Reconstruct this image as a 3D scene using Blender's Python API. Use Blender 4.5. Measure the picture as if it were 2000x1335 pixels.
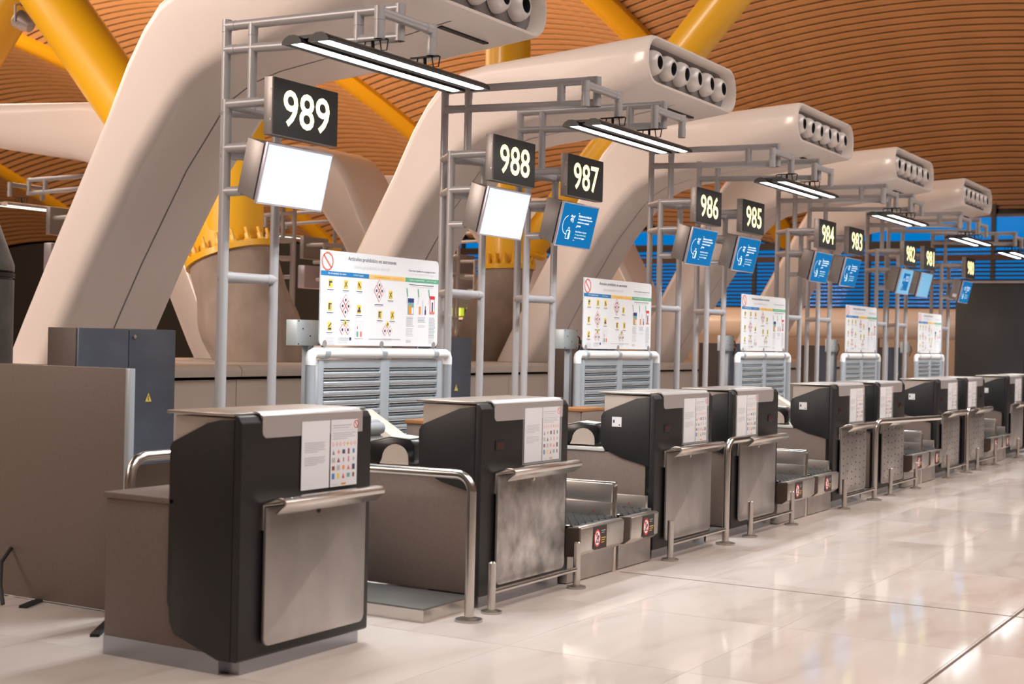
import bpy, bmesh, math, random
from mathutils import Vector, Matrix
random.seed(7)
sc = bpy.context.scene
for o in list(bpy.data.objects): bpy.data.objects.remove(o)
COL = sc.collection

# ------------------------------------------------------------------ camera
FPX, CX, CY, HC = 2778.0, 1000.0, 667.5, 1.42
def camera():
    d1 = Vector((2650-CX, 700-CY, FPX)).normalized()
    hd = Vector((math.cos(.022), math.sin(.022), 0))
    n = d1.cross(hd).normalized()
    if n.y < 0: n = -n
    up = -n; yy = up.cross(d1)
    # columns: world X, Y, Z in camera space (x right, y down, z forward)
    R = Matrix((d1, yy, up)).transposed()
    right, down, fwd = Vector(R[0]), Vector(R[1]), Vector(R[2])
    m = Matrix((right, -down, -fwd)).transposed().to_4x4()
    m.translation = Vector((0, 0, HC))
    cd = bpy.data.cameras.new('camera'); co = bpy.data.objects.new('camera', cd); COL.objects.link(co)
    co.matrix_world = m
    cd.sensor_fit = 'HORIZONTAL'; cd.sensor_width = 36; cd.lens = FPX/2000*36
    cd.clip_end = 300; cd.clip_start = .05
    cd.dof.use_dof = True; cd.dof.focus_distance = 10.0; cd.dof.aperture_fstop = 2.8
    sc.camera = co
camera()

# ------------------------------------------------------------------ world, exposure, hall lighting
w = bpy.data.worlds.new('dusk'); sc.world = w; w.use_nodes = True
wb = w.node_tree.nodes['Background']
wb.inputs[0].default_value = (0.0, .20, .60, 1); wb.inputs[1].default_value = 1.0
sc.view_settings.view_transform = 'Standard'; sc.view_settings.look = 'None'
sc.cycles.max_bounces = 6; sc.cycles.diffuse_bounces = 3; sc.cycles.glossy_bounces = 3; sc.cycles.transparent_max_bounces = 6
sc.view_settings.exposure = 0.0; sc.view_settings.gamma = 1; sc.view_settings.use_curve_mapping = False

def area(name, loc, aim, sx, sy, power, col, spread=math.pi):
    l = bpy.data.lights.new(name, 'AREA'); l.shape = 'RECTANGLE'; l.size = sx; l.size_y = sy
    l.energy = power; l.color = col; l.spread = spread
    o = bpy.data.objects.new(name, l); COL.objects.link(o); o.location = loc
    o.rotation_euler = (Vector(aim)-Vector(loc)).to_track_quat('-Z', 'Y').to_euler()
    return o
WARM = (1, .82, .71); NEUT = (1, .89, .83); AMB = (1, .72, .47)
area('unseen_hall_light', (3, -3, 9.5), (5, 0, 0), 9, 6, 440, NEUT, math.radians(112))
area('unseen_hall_light', (14, -3, 9.5), (14, 0, 0), 10, 6, 600, NEUT, math.radians(112))
area('unseen_hall_light', (25, -3, 9.5), (25, 0, 0), 10, 6, 470, NEUT, math.radians(112))
area('unseen_hall_light', (4, 21, 9), (5, 17, 0), 9, 6, 800, WARM)  # this and the next: unseen lights added to brighten the rear ducts
area('unseen_hall_light', (16, 22, 9), (14, 17, 0), 9, 6, 800, WARM)
area('unseen_hall_light', (-4, 12.5, 8.2), (12, 8.2, 3.2), 5, 5, 300, WARM, math.radians(62))  # unseen light added for the left duct faces, narrow spread spares the desks
area('ceiling_uplight', (16, 21, 5.2), (27, 22, 11), 4, 4, 1700, AMB)
area('ceiling_uplight', (18, 27, 4.6), (28, 33, 11), 5, 5, 4200, AMB)
area('ceiling_uplight', (26, 14.5, 5.2), (36, 12, 11), 4, 3, 60, AMB)

# ------------------------------------------------------------------ materials
MATS = {}
def mat(name, col, rough=.5, metal=0, emit=None, estr=0, noise=None, bump=0, coat=0, spec=.5):
    """noise = (scale, amount, stretch xyz): tonal variation of the colour itself"""
    m = bpy.data.materials.new(name); m.use_nodes = True
    nt = m.node_tree; b = nt.nodes['Principled BSDF']
    c = (*col, 1) if len(col) == 3 else col
    b.inputs['Base Color'].default_value = c; b.inputs['Roughness'].default_value = rough
    b.inputs['Metallic'].default_value = metal; b.inputs['Coat Weight'].default_value = coat
    b.inputs['Specular IOR Level'].default_value = spec
    if emit:
        b.inputs['Emission Color'].default_value = (*emit, 1); b.inputs['Emission Strength'].default_value = estr
    if noise:
        sca, amt, st = noise
        tc = nt.nodes.new('ShaderNodeTexCoord'); mp = nt.nodes.new('ShaderNodeMapping')
        mp.inputs['Scale'].default_value = st
        nz = nt.nodes.new('ShaderNodeTexNoise'); nz.inputs['Scale'].default_value = sca; nz.inputs['Detail'].default_value = 6
        cr = nt.nodes.new('ShaderNodeMapRange'); cr.inputs[1].default_value = .3; cr.inputs[2].default_value = .7
        cr.inputs[3].default_value = 1-amt; cr.inputs[4].default_value = 1+amt
        mx = nt.nodes.new('ShaderNodeMix'); mx.data_type = 'RGBA'; mx.blend_type = 'MULTIPLY'; mx.inputs[0].default_value = 1
        nt.links.new(tc.outputs['Object'], mp.inputs[0]); nt.links.new(mp.outputs[0], nz.inputs['Vector'])
        nt.links.new(nz.outputs[0], cr.inputs[0]); mx.inputs[6].default_value = c
        nt.links.new(cr.outputs[0], mx.inputs[7]); nt.links.new(mx.outputs[2], b.inputs['Base Color'])
        if bump:
            bp = nt.nodes.new('ShaderNodeBump'); bp.inputs['Strength'].default_value = bump; bp.inputs['Distance'].default_value = .01
            nt.links.new(nz.outputs[0], bp.inputs['Height']); nt.links.new(bp.outputs[0], b.inputs['Normal'])
    MATS[name] = m
    return m
mat('duct', (.74, .66, .61), .32, coat=.25)
mat('duct_face', (.20, .18, .18), .5)
mat('nozzle', (.66, .62, .60), .36, .15)
mat('dark', (.012, .012, .013), .5)
mat('black', (.015, .0135, .0145), .45, noise=(90, .25, (1, 1, 1)))
mat('black_gloss', (.01, .01, .011), .25)
mat('laminate', (.185, .138, .115), .5, noise=(60, .06, (1, 1, 1)))
mat('beige', (.52, .44, .37), .45)
mat('worktop', (.62, .62, .58), .35)
mat('steel', (.58, .54, .50), .30, .9, noise=(5, .12, (1, 1, 1)), bump=.03)
mat('steel_worn', (.55, .52, .50), .40, .8, noise=(9, .42, (1, 1, .8)), bump=.04)
mat('steel_brushed', (.46, .43, .41), .40, .8, noise=(5, .14, (1, 1, .6)), bump=.03)
mat('deck', (.20, .19, .18), .4, .6)
mat('chrome', (.68, .64, .60), .26, 1)
mat('alu', (.50, .47, .46), .38, .5)
mat('pipe', (.44, .43, .44), .38, .25)
mat('pipe_far', (.55, .47, .41), .5)
mat('shutter', (.62, .67, .71), .26, .65)
mat('shutter_frame', (.50, .55, .60), .35, .4)
mat('housing', (.33, .30, .285), .42, .55, noise=(120, .05, (1, 1, 1)))
mat('bezel', (.52, .49, .54), .35, .4)
mat('cabinet_front', (.115, .13, .165), .36, .45, noise=(4, .10, (1, 1, 2)))
mat('cabinet_side', (.085, .058, .045), .5)
mat('concrete', (.33, .26, .215), .8, noise=(5, .16, (1, 1, .6)), bump=.15)
mat('yellow', (.88, .47, .012), .38, coat=.15)
mat('wood', (.64, .345, .165), .55, noise=(3, .14, (6, .15, 6)))
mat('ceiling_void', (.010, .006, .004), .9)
mat('plinth', (.55, .47, .41), .42)
mat('wall', (.45, .36, .29), .7)
mat('wall_dark', (.045, .050, .056), .42, .0, noise=(40, .08, (1, 1, 1)))
mat('paper', (.80, .80, .84), .5)
mat('board', (.86, .87, .89), .4)
mat('red', (.72, .03, .05), .5); mat('salmon', (.85, .20, .16), .5)
mat('bluebar', (.02, .22, .52), .5); mat('amber', (.92, .60, .22), .5); mat('green', (.13, .45, .27), .5)
mat('ink', (.06, .07, .12), .6); mat('greyink', (.50, .52, .56), .6); mat('lightink', (.70, .71, .75), .6)
mat('icon_yellow', (.88, .68, .12), .5); mat('navy', (.03, .05, .20), .5); mat('orange', (.82, .30, .05), .5)
mat('purple', (.16, .08, .20), .5); mat('maroon', (.25, .06, .06), .5); mat('teal', (.20, .42, .40), .5); mat('skyblue', (.10, .25, .50), .5)
mat('white', (.84, .84, .84), .45); mat('sticker_dark', (.035, .026, .024), .5); mat('gold', (.80, .48, .08), .5)
mat('rubber', (.035, .037, .036), .55); mat('led', (.03, .005, .005), .2, emit=(.6, .03, .02), estr=.02)
mat('digit', (.9, .85, .5), .5, emit=(1, .90, .42), estr=1.25)
mat('digit989', (.9, .85, .6), .5, emit=(1, .86, .48), estr=1.5)
mat('sign_face', (.030, .029, .028), .40)
mat('screen_white', (.1, .1, .1), .3, emit=(.86, .94, 1), estr=.98)
mat('screen_blue', (.0, .01, .02), .6, emit=(.0, .19, .50), estr=.85, spec=.1)
mat('screen_pale', (.1, .1, .1), .3, emit=(.13, .42, .66), estr=1)
mat('screen_ink', (.8, .8, .8), .5, emit=(.75, .9, 1), estr=.9)
mat('screen_lime', (.5, .8, .5), .5, emit=(.35, .75, .45), estr=.8)
mat('tube', (.9, .9, .9), .4, emit=(.93, .97, 1), estr=7)
mat('tube_green', (.9, .9, .9), .4, emit=(.75, 1, .92), estr=3)
mat('lampblack', (.02, .019, .019), .38, .2)
mat('fabric', (.23, .235, .245), .9)
mat('elec', (.50, .56, .57), .42, .2)
mat('facade', (.012, .010, .012), .5); mat('louvre', (.025, .018, .020), .6); mat('beam_brown', (.07, .028, .02), .6)
mat('pillar_steel', (.16, .165, .165), .42, .7, noise=(6, .25, (1, 1, 1)))
mat('wood_cup', (.30, .125, .04), .5)
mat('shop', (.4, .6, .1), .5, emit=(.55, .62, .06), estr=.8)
mat('skirt', (.42, .44, .48), .25, .85)
def floor_mat(name, bricks):
    m = bpy.data.materials.new(name); m.use_nodes = True; nt = m.node_tree; b = nt.nodes['Principled BSDF']
    L = nt.links.new
    tc = nt.nodes.new('ShaderNodeTexCoord'); geo = nt.nodes.new('ShaderNodeNewGeometry')
    mp = nt.nodes.new('ShaderNodeMapping'); mp.inputs['Scale'].default_value = (.55, 1.8, 1); mp.inputs['Rotation'].default_value = (0, 0, .35)
    L(geo.outputs['Position'], mp.inputs[0])
    oi = nt.nodes.new('ShaderNodeObjectInfo')
    add = nt.nodes.new('ShaderNodeVectorMath'); add.operation = 'ADD'; L(mp.outputs[0], add.inputs[0])
    sc_ = nt.nodes.new('ShaderNodeVectorMath'); sc_.operation = 'SCALE'; sc_.inputs[3].default_value = 17 if not bricks else 0
    L(oi.outputs['Location'], sc_.inputs[0]); L(sc_.outputs[0], add.inputs[1])
    n1 = nt.nodes.new('ShaderNodeTexNoise'); n1.inputs['Scale'].default_value = 1.7; n1.inputs['Detail'].default_value = 9; n1.inputs['Distortion'].default_value = 1.1
    L(add.outputs[0], n1.inputs['Vector'])
    cr = nt.nodes.new('ShaderNodeValToRGB'); e = cr.color_ramp.elements
    e[0].position = .28; e[0].color = (.66, .555, .49, 1); e[1].position = .62; e[1].color = (.80, .715, .66, 1)
    e2 = cr.color_ramp.elements.new(.44); e2.color = (.755, .66, .60, 1)
    L(n1.outputs[0], cr.inputs[0])
    hsv = nt.nodes.new('ShaderNodeHueSaturation'); mr = nt.nodes.new('ShaderNodeMapRange')
    mr.inputs[3].default_value = .93; mr.inputs[4].default_value = 1.04
    L(oi.outputs['Random'], mr.inputs[0]); L(mr.outputs[0], hsv.inputs['Value']); L(cr.outputs[0], hsv.inputs['Color'])
    L(hsv.outputs[0], b.inputs['Base Color'])
    b.inputs['Roughness'].default_value = .10; b.inputs['Specular IOR Level'].default_value = .55
    n2 = nt.nodes.new('ShaderNodeTexNoise'); n2.inputs['Scale'].default_value = 3; L(geo.outputs['Position'], n2.inputs['Vector'])
    rr = nt.nodes.new('ShaderNodeMapRange'); rr.inputs[3].default_value = .04; rr.inputs[4].default_value = .10
    L(n2.outputs[0], rr.inputs[0]); L(rr.outputs[0], b.inputs['Roughness'])
    MATS[name] = m
floor_mat('marble', False); floor_mat('marble_far', True)
mat('joint', (.16, .11, .09), .6)
gm = mat('acrylic', (1, 1, 1), .08); gm.node_tree.nodes['Principled BSDF'].inputs['Alpha'].default_value = .18
gm = mat('pane', (.01, .015, .02), .03); gm.node_tree.nodes['Principled BSDF'].inputs['Alpha'].default_value = .04

# ------------------------------------------------------------------ geometry helpers
class G:
    def __init__(s): s.v = []; s.f = []; s.m = []
    def add(s, vs, fs, mi=0):
        o = len(s.v); s.v += [tuple(v) for v in vs]; s.f += [tuple(i+o for i in f) for f in fs]; s.m += [mi]*len(fs); return s
    def box(s, x0, x1, y0, y1, z0, z1, mi=0):
        if x0 > x1: x0, x1 = x1, x0
        return s.add([(x0,y0,z0),(x1,y0,z0),(x1,y1,z0),(x0,y1,z0),(x0,y0,z1),(x1,y0,z1),(x1,y1,z1),(x0,y1,z1)],
                     [(0,3,2,1),(4,5,6,7),(0,1,5,4),(1,2,6,5),(2,3,7,6),(3,0,4,7)], mi)
    def cyl(s, p, q, r0, r1=None, n=14, mi=0, cap=True):
        r1 = r0 if r1 is None else r1
        p, q = Vector(p), Vector(q); d = (q-p).normalized()
        a = d.orthogonal().normalized(); b = d.cross(a)
        vs = []
        for k in range(n):
            t = 2*math.pi*k/n; u = a*math.cos(t)+b*math.sin(t); vs += [p+u*r0, q+u*r1]
        fs = [(2*k, 2*((k+1) % n), 2*((k+1) % n)+1, 2*k+1) for k in range(n)]
        if cap: fs += [tuple(2*k for k in range(n))[::-1], tuple(2*k+1 for k in range(n))]
        return s.add(vs, fs, mi)
    def tube(s, pts, r, n=12, mi=0):
        pts = [Vector(p) for p in pts]; N = len(pts); T = []
        for i in range(N): T.append((pts[min(i+1, N-1)]-pts[max(i-1, 0)]).normalized())
        a = T[0].orthogonal().normalized(); vs = []
        for i in range(N):
            a = (a-T[i]*a.dot(T[i])).normalized(); b = T[i].cross(a)
            rr = r[i] if isinstance(r, (list, tuple)) else r
            vs += [pts[i]+(a*math.cos(2*math.pi*k/n)+b*math.sin(2*math.pi*k/n))*rr for k in range(n)]
        fs = [(i*n+k, i*n+(k+1) % n, (i+1)*n+(k+1) % n, (i+1)*n+k) for i in range(N-1) for k in range(n)]
        fs += [tuple(range(n))[::-1], tuple(range((N-1)*n, N*n))]
        return s.add(vs, fs, mi)
    def prism(s, poly, a, b, axis='x', mi=0):
        """poly: (y,z) extruded in x | (x,z) extruded in y | (x,y) extruded in z"""
        P = {'x': lambda p, t: (t, p[0], p[1]), 'y': lambda p, t: (p[0], t, p[1]), 'z': lambda p, t: (p[0], p[1], t)}[axis]
        n = len(poly); vs = [P(p, a) for p in poly]+[P(p, b) for p in poly]
        fs = [(i, (i+1) % n, n+(i+1) % n, n+i) for i in range(n)]+[tuple(range(n))[::-1], tuple(range(n, 2*n))]
        return s.add(vs, fs, mi)
    def lathe(s, prof, c, axis, n=20, mi=0):
        d = Vector(axis).normalized(); a = d.orthogonal().normalized(); b = d.cross(a); c = Vector(c); vs = []
        for r, h in prof:
            vs += [c+d*h+(a*math.cos(2*math.pi*k/n)+b*math.sin(2*math.pi*k/n))*r for k in range(n)]
        fs = [(i*n+k, i*n+(k+1) % n, (i+1)*n+(k+1) % n, (i+1)*n+k) for i in range(len(prof)-1) for k in range(n)]
        return s.add(vs, fs, mi)
    def quadx(s, x0, x1, z0, z1, y, mi=0):      # flat print facing -Y
        return s.add([(x0, y, z0), (x1, y, z0), (x1, y, z1), (x0, y, z1)], [(0, 1, 2, 3)], mi)
    def polyx(s, pts, y, mi=0): return s.add([(x, y, z) for x, z in pts], [tuple(range(len(pts)))], mi)
    def ring(s, cx, cz, r, t, y, mi=0, n=28, sx=1):
        vs = []
        for k in range(n):
            a = 2*math.pi*k/n; vs += [(cx+sx*r*math.cos(a), y, cz+r*math.sin(a)), (cx+sx*(r-t)*math.cos(a), y, cz+(r-t)*math.sin(a))]
        return s.add(vs, [(2*k, 2*((k+1) % n), 2*((k+1) % n)+1, 2*k+1) for k in range(n)], mi)
    def bar(s, x0, z0, x1, z1, t, y, mi=0):
        d = Vector((x1-x0, z1-z0)); L = d.length; nx, nz = -d.y/L*t/2, d.x/L*t/2
        return s.add([(x0+nx,y,z0+nz),(x0-nx,y,z0-nz),(x1-nx,y,z1-nz),(x1+nx,y,z1+nz)], [(0,1,2,3)], mi)

def mesh(name, g, mats, bev=0, flat=False, seg=2):
    me = bpy.data.meshes.new(name); me.from_pydata(g.v, [], g.f)
    ms = [mats] if isinstance(mats, str) else mats
    for m in ms: me.materials.append(MATS[m])
    if len(ms) > 1: me.polygons.foreach_set('material_index', g.m)
    bm = bmesh.new(); bm.from_mesh(me)
    if not flat: bmesh.ops.recalc_face_normals(bm, faces=bm.faces)
    if bev:
        es = [e for e in bm.edges if len(e.link_faces) == 2 and e.calc_face_angle(0) > .5]
        bmesh.ops.bevel(bm, geom=es, offset=bev, segments=seg, affect='EDGES', profile=.5)
    bm.to_mesh(me); bm.free()
    if not flat:
        me.shade_smooth(); me.set_sharp_from_angle(angle=.62)
    return me
def ob(name, g, mats, parent=None, bev=0, loc=None, flat=False, seg=2, **kw):
    me = g if isinstance(g, bpy.types.Mesh) else mesh(name, g, mats, bev, flat, seg)
    o = bpy.data.objects.new(name, me); COL.objects.link(o)
    if parent: o.parent = parent
    if loc: o.location = loc
    for k, v in kw.items(): o[k] = v
    return o
def thing(name, label, cat, loc=(0, 0, 0), group=None, rotz=0):
    o = bpy.data.objects.new(name, None); COL.objects.link(o); o.location = loc; o.rotation_euler.z = rotz
    o.empty_display_size = .1
    tag(o, label, cat, group); return o
def tag(o, label=None, cat=None, group=None, kind=None):
    if label: o['label'] = label
    if cat: o['category'] = cat
    if group: o['group'] = group
    if kind: o['kind'] = kind
    return o
def copy_tree(o, parent=None):
    c = o.copy(); COL.objects.link(c)
    if parent: c.parent = parent
    for ch in o.children: copy_tree(ch, c)
    return c
def rrect(x0, x1, z0, z1, r, corners=(1, 1, 1, 1), n=5):   # corners: bl, br, tr, tl
    out = []
    for (cx, cz, a0, on) in ((x0, z0, math.pi, corners[0]), (x1, z0, 1.5*math.pi, corners[1]), (x1, z1, 0, corners[2]), (x0, z1, .5*math.pi, corners[3])):
        if not on: out.append((cx, cz)); continue
        ox = cx+(r if cx == x0 else -r); oz = cz+(r if cz == z0 else -r)
        for k in range(n+1):
            a = a0+k/n*math.pi/2; out.append((ox+r*math.cos(a), oz+r*math.sin(a)))
    return out
TXT = {}
def text(body, wid, hei, x, z, y, material, parent, name='lettering', bold=.0, align='c', depth=0):
    """real letter shapes scaled into a wid x hei box, facing -Y"""
    key = (body, bold)
    if key not in TXT:
        cu = bpy.data.curves.new('t', 'FONT'); cu.body = body; cu.size = 1; cu.offset = bold; cu.resolution_u = 3
        o = bpy.data.objects.new('t', cu); COL.objects.link(o)
        dg = bpy.context.evaluated_depsgraph_get(); dg.update()
        me0 = o.evaluated_get(dg).to_mesh()
        vs = [v.co.copy() for v in me0.vertices]; fs = [tuple(p.vertices) for p in me0.polygons]
        o.evaluated_get(dg).to_mesh_clear(); bpy.data.objects.remove(o)
        TXT[key] = (vs, fs)
    vs, fs = TXT[key]
    ax = min(v.x for v in vs); bx = max(v.x for v in vs); ay = min(v.y for v in vs); by = max(v.y for v in vs)
    if wid is None: wid = hei*(bx-ax)/(by-ay)
    x0 = x-wid/2 if align == 'c' else x
    me = bpy.data.meshes.new(name)
    me.from_pydata([(x0+(v.x-ax)/(bx-ax)*wid, y, z+((v.y-ay)/(by-ay)-.5)*hei) for v in vs], [], fs)
    me.materials.append(MATS[material])
    return ob(name, me, None, parent)

# ------------------------------------------------------------------ the setting: floor
fl = G().box(-12, 62, -14, 66, -.12, -.012)
mat('grout', (.50, .41, .36), .5)
floor = tag(ob('floor', fl, 'grout'), kind='structure')
TX, TY = 1.2, .9
tile = mesh('floor_tile', G().box(.0015, TX-.0015, .0015, TY-.0015, -.012, 0), 'marble')
far = G(); n = 0
X0, Y0 = -.31, -7.43
for i in range(-10, 52):
    for j in range(-8, 82):
        x, y = X0+i*TX, Y0+j*TY
        if x < -11 or x > 49 or y > 62 or y < -13: continue
        fx, fy = x+.6, y+.45
        dep = .86*fx+.511*fy; rt = .511*fx-.86*fy
        near = dep > 3.6 and abs(rt) < dep*.38+.8 and dep < 19 and fy < 4.2 or (dep < 9 and dep > 4.5 and 4.2 <= fy < 7.2 and abs(rt) < dep*.40 and rt < -dep*.2)
        if near and n < 300:
            ob('floor_tile', tile, None, floor, loc=(x, y, 0)); n += 1
        else: far.box(x+.0015, x+TX-.0015, y+.0015, y+TY-.0015, -.012, 0)
ob('floor_tiles_far', far, 'marble_far', floor, kind='stuff')
g = G().box(-10, 49, 1.543, 1.557, -.004, .0015); g.box(7.93, 7.94, -13, 3.9, -.004, .0012)
ob('expansion_joint', g, 'joint', floor)

# ------------------------------------------------------------------ ceiling of curved slats and yellow beams
BND = [-12, 3.0, 17.6, 28.5, 38, 50.8, 62]
def zx(X): return 11.5 if X < 24 else 11.5-6.5*((X-24)/25)**2
def zy(Y):
    for a, b in zip(BND, BND[1:]):
        if a <= Y <= b:
            h = (b-a)/2; u = (Y-(a+b)/2)/h; return .155*h*(1-u*u)
    return 0
ys = [2.0+.75*i for i in range(81)]; ys = [y for y in ys if y <= 61.9]
ys = sorted(set(ys+[b for b in BND if 2 < b < 62]))
sl = G(); SW, ST = .248, .03
for y in ys:
    z = zy(y); sl.v += [(-SW/2, y, z), (SW/2, y, z), (SW/2, y, z+ST), (-SW/2, y, z+ST)]
for i in range(len(ys)-1):
    a = 4*i
    for k in range(4): sl.f.append((a+k, a+(k+1) % 4, a+4+(k+1) % 4, a+4+k)); sl.m.append(0)
sl.f += [(0, 3, 2, 1), tuple(4*(len(ys)-1)+k for k in range(4))]; sl.m += [0, 0]
slat = mesh('slat', sl, 'wood')
vg = G(); xs = [-12]+[20+1.2*i for i in range(25)]; xs = xs[:25]+[49.2]; yv = [-14, -12, -7, -3, 0, 2]+ys[1:]+[66]
for x in xs:
    for y in yv: vg.v.append((x, y, zx(x)+zy(y)+.55))
ny = len(yv)
for i in range(len(xs)-1):
    for j in range(ny-1): vg.f.append((i*ny+j, i*ny+j+1, (i+1)*ny+j+1, (i+1)*ny+j)); vg.m.append(0)
k0 = len(vg.v); last = (len(xs)-1)*ny
for y in yv: vg.v.append((49.2, y, zx(49.2)+zy(y)-.02))
for j in range(ny-1): vg.f.append((last+j, last+j+1, k0+j+1, k0+j)); vg.m.append(0)
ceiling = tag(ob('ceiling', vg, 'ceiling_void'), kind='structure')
X = 16.0
while X < 49.2:
    o = ob('slat', slat, None, ceiling, loc=(X, 0, zx(X)))
    s_ = (zx(X+.1)-zx(X-.1))/.2; o.rotation_euler.y = -math.atan(s_)
    X += .355*math.cos(math.atan(s_))
def beam(Y, x0, label, wd=.85):
    g = G(); n_ = 26
    for i in range(n_+1):
        x = x0+(49-x0)*i/n_; z = zx(x)+zy(Y)
        for dy, dz in ((-wd/2, -.02), (-wd/4, -.16), (wd/4, -.16), (wd/2, -.02), (wd/2, .14), (-wd/2, .14)): g.v.append((x, Y+dy, z+dz))
    for i in range(n_):
        for k in range(6): g.f.append((i*6+k, i*6+(k+1) % 6, (i+1)*6+(k+1) % 6, (i+1)*6+k)); g.m.append(0)
    g.f += [tuple(range(6)), tuple(n_*6+k for k in range(6))]; g.m += [0, 0]
    tag(ob('roof_beam', g, 'yellow'), label, 'beam', 'yellow roof beams in the slatted ceiling')
beam(17.6, 14, 'yellow roof beam meeting the ceiling slats above the second duct nozzle head')
beam(28.5, 14, 'yellow roof beam in the slatted ceiling right of the 989 sign')
beam(38.0, 14, 'yellow roof beam behind the thick yellow strut at the top left')
beam(50.8, 14, 'yellow roof beam low in the ceiling left of the nearest white duct leg')

# ------------------------------------------------------------------ walls and glazed end
tag(ob('wall_left', G().box(-12.2, -12, -14, 66, 0, 13), 'wall'), kind='structure')
tag(ob('wall_front', G().box(-12, 49, -14.2, -14, 0, 13), 'wall'), kind='structure')
tag(ob('wall_back', G().box(-12, 50, 62, 62.3, 0, 13), 'wall'), kind='structure')
tag(ob('wall_end', G().box(49.2, 49.5, 33, 66, 0, 8), 'wall_dark'), kind='structure')
tag(ob('wall_gable', G().box(49.2, 49.5, -14, 3.2, 0, 8), 'wall_dark'), kind='structure')
win = thing('window_1', None, None); tag(win, kind='structure')
ob('pane', G().box(49.06, 49.08, 3.2, 33, 0, 8), 'pane', win)
for k in range(7):
    y = 6.3+4.2*k
    ob('mullion', G().box(48.9, 49.05, y-.07, y+.07, 0, 7.6), 'facade', win)
ob('transom', G().box(48.85, 49.05, 3.2, 33, 4.86, 5.12), 'louvre', win)
ob('transom', G().box(48.75, 49.0, 3.2, 33, 4.42, 4.62), 'beam_brown', win)
ob('transom', G().box(48.8, 49.0, 3.2, 33, 2.35, 2.6), 'louvre', win)
tag(ob('wall_sill', G().box(48.82, 49.0, 3.2, 33, 0, 2.35), 'plinth'), kind='structure')
lv = mesh('louvre', G().prism([(0, 0), (.10, .035), (.10, .075), (0, .04)], 3.2, 33, 'y'), 'louvre')
for k in range(16):
    ob('louvre', lv, None, win, loc=(48.86, 0, 2.66+.135*k))
# dark partition at the end of the desk row
pt = tag(thing('wall_partition', None, None, (27, 0, 0)), kind='structure')
for i in range(7):
    y0 = 6.45-1.25*(i+1)
    ob('panel', G().box(0, .12, y0+.006, y0+1.244, 0, 2.66), 'wall_dark', pt, bev=.004)
ob('cap', G().box(-.02, .14, -2.3, 6.45, 2.66, 2.70), 'alu', pt)

# ------------------------------------------------------------------ air ducts on a service plinth
YM = 9.5
PERIOD = 3.64
DX = [7.95+PERIOD*k for k in range(5)]
ST_ = [((5.10,3.99),(5.10,3.57),.98),((5.25,3.985),(5.25,3.545),.955),((5.8,3.97),(5.8,3.45),.83),((6.4,3.955),(6.33,3.375),.70),((6.9,3.94),(6.72,3.32),.60),
       ((7.22,3.90),(6.98,3.25),.55),((7.44,3.80),(7.15,3.16),.53),((7.60,3.64),(7.29,3.03),.52),((7.76,3.40),(7.42,2.87),.52),
       ((7.98,2.98),(7.61,2.64),.52),((8.45,2.17),(8.06,1.93),.52),((8.80,1.52),(8.42,1.30),.53),((8.985,1.158),(8.52,1.158),.535)]
def section(T, B, hw, inset=0, r=None, n=6):
    T, B = Vector((0, T[0]-YM, T[1])), Vector((0, B[0]-YM, B[1])); c = (T+B)/2; u = (T-B); ht = u.length/2-inset; u.normalize()
    hw -= inset; r = (.115 if hw < .6 else .115+.07*(hw-.6)/.38) if r is None else r; out = []
    for sx, su, a0 in ((1, 1, 0), (-1, 1, 1), (-1, -1, 2), (1, -1, 3)):
        for k in range(n+1):
            a = (a0+k/n)*math.pi/2
            out.append(c+Vector((1, 0, 0))*(sx*(hw-r)+r*math.cos(a))+u*(su*(ht-r)+r*math.sin(a)))
    return out
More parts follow.
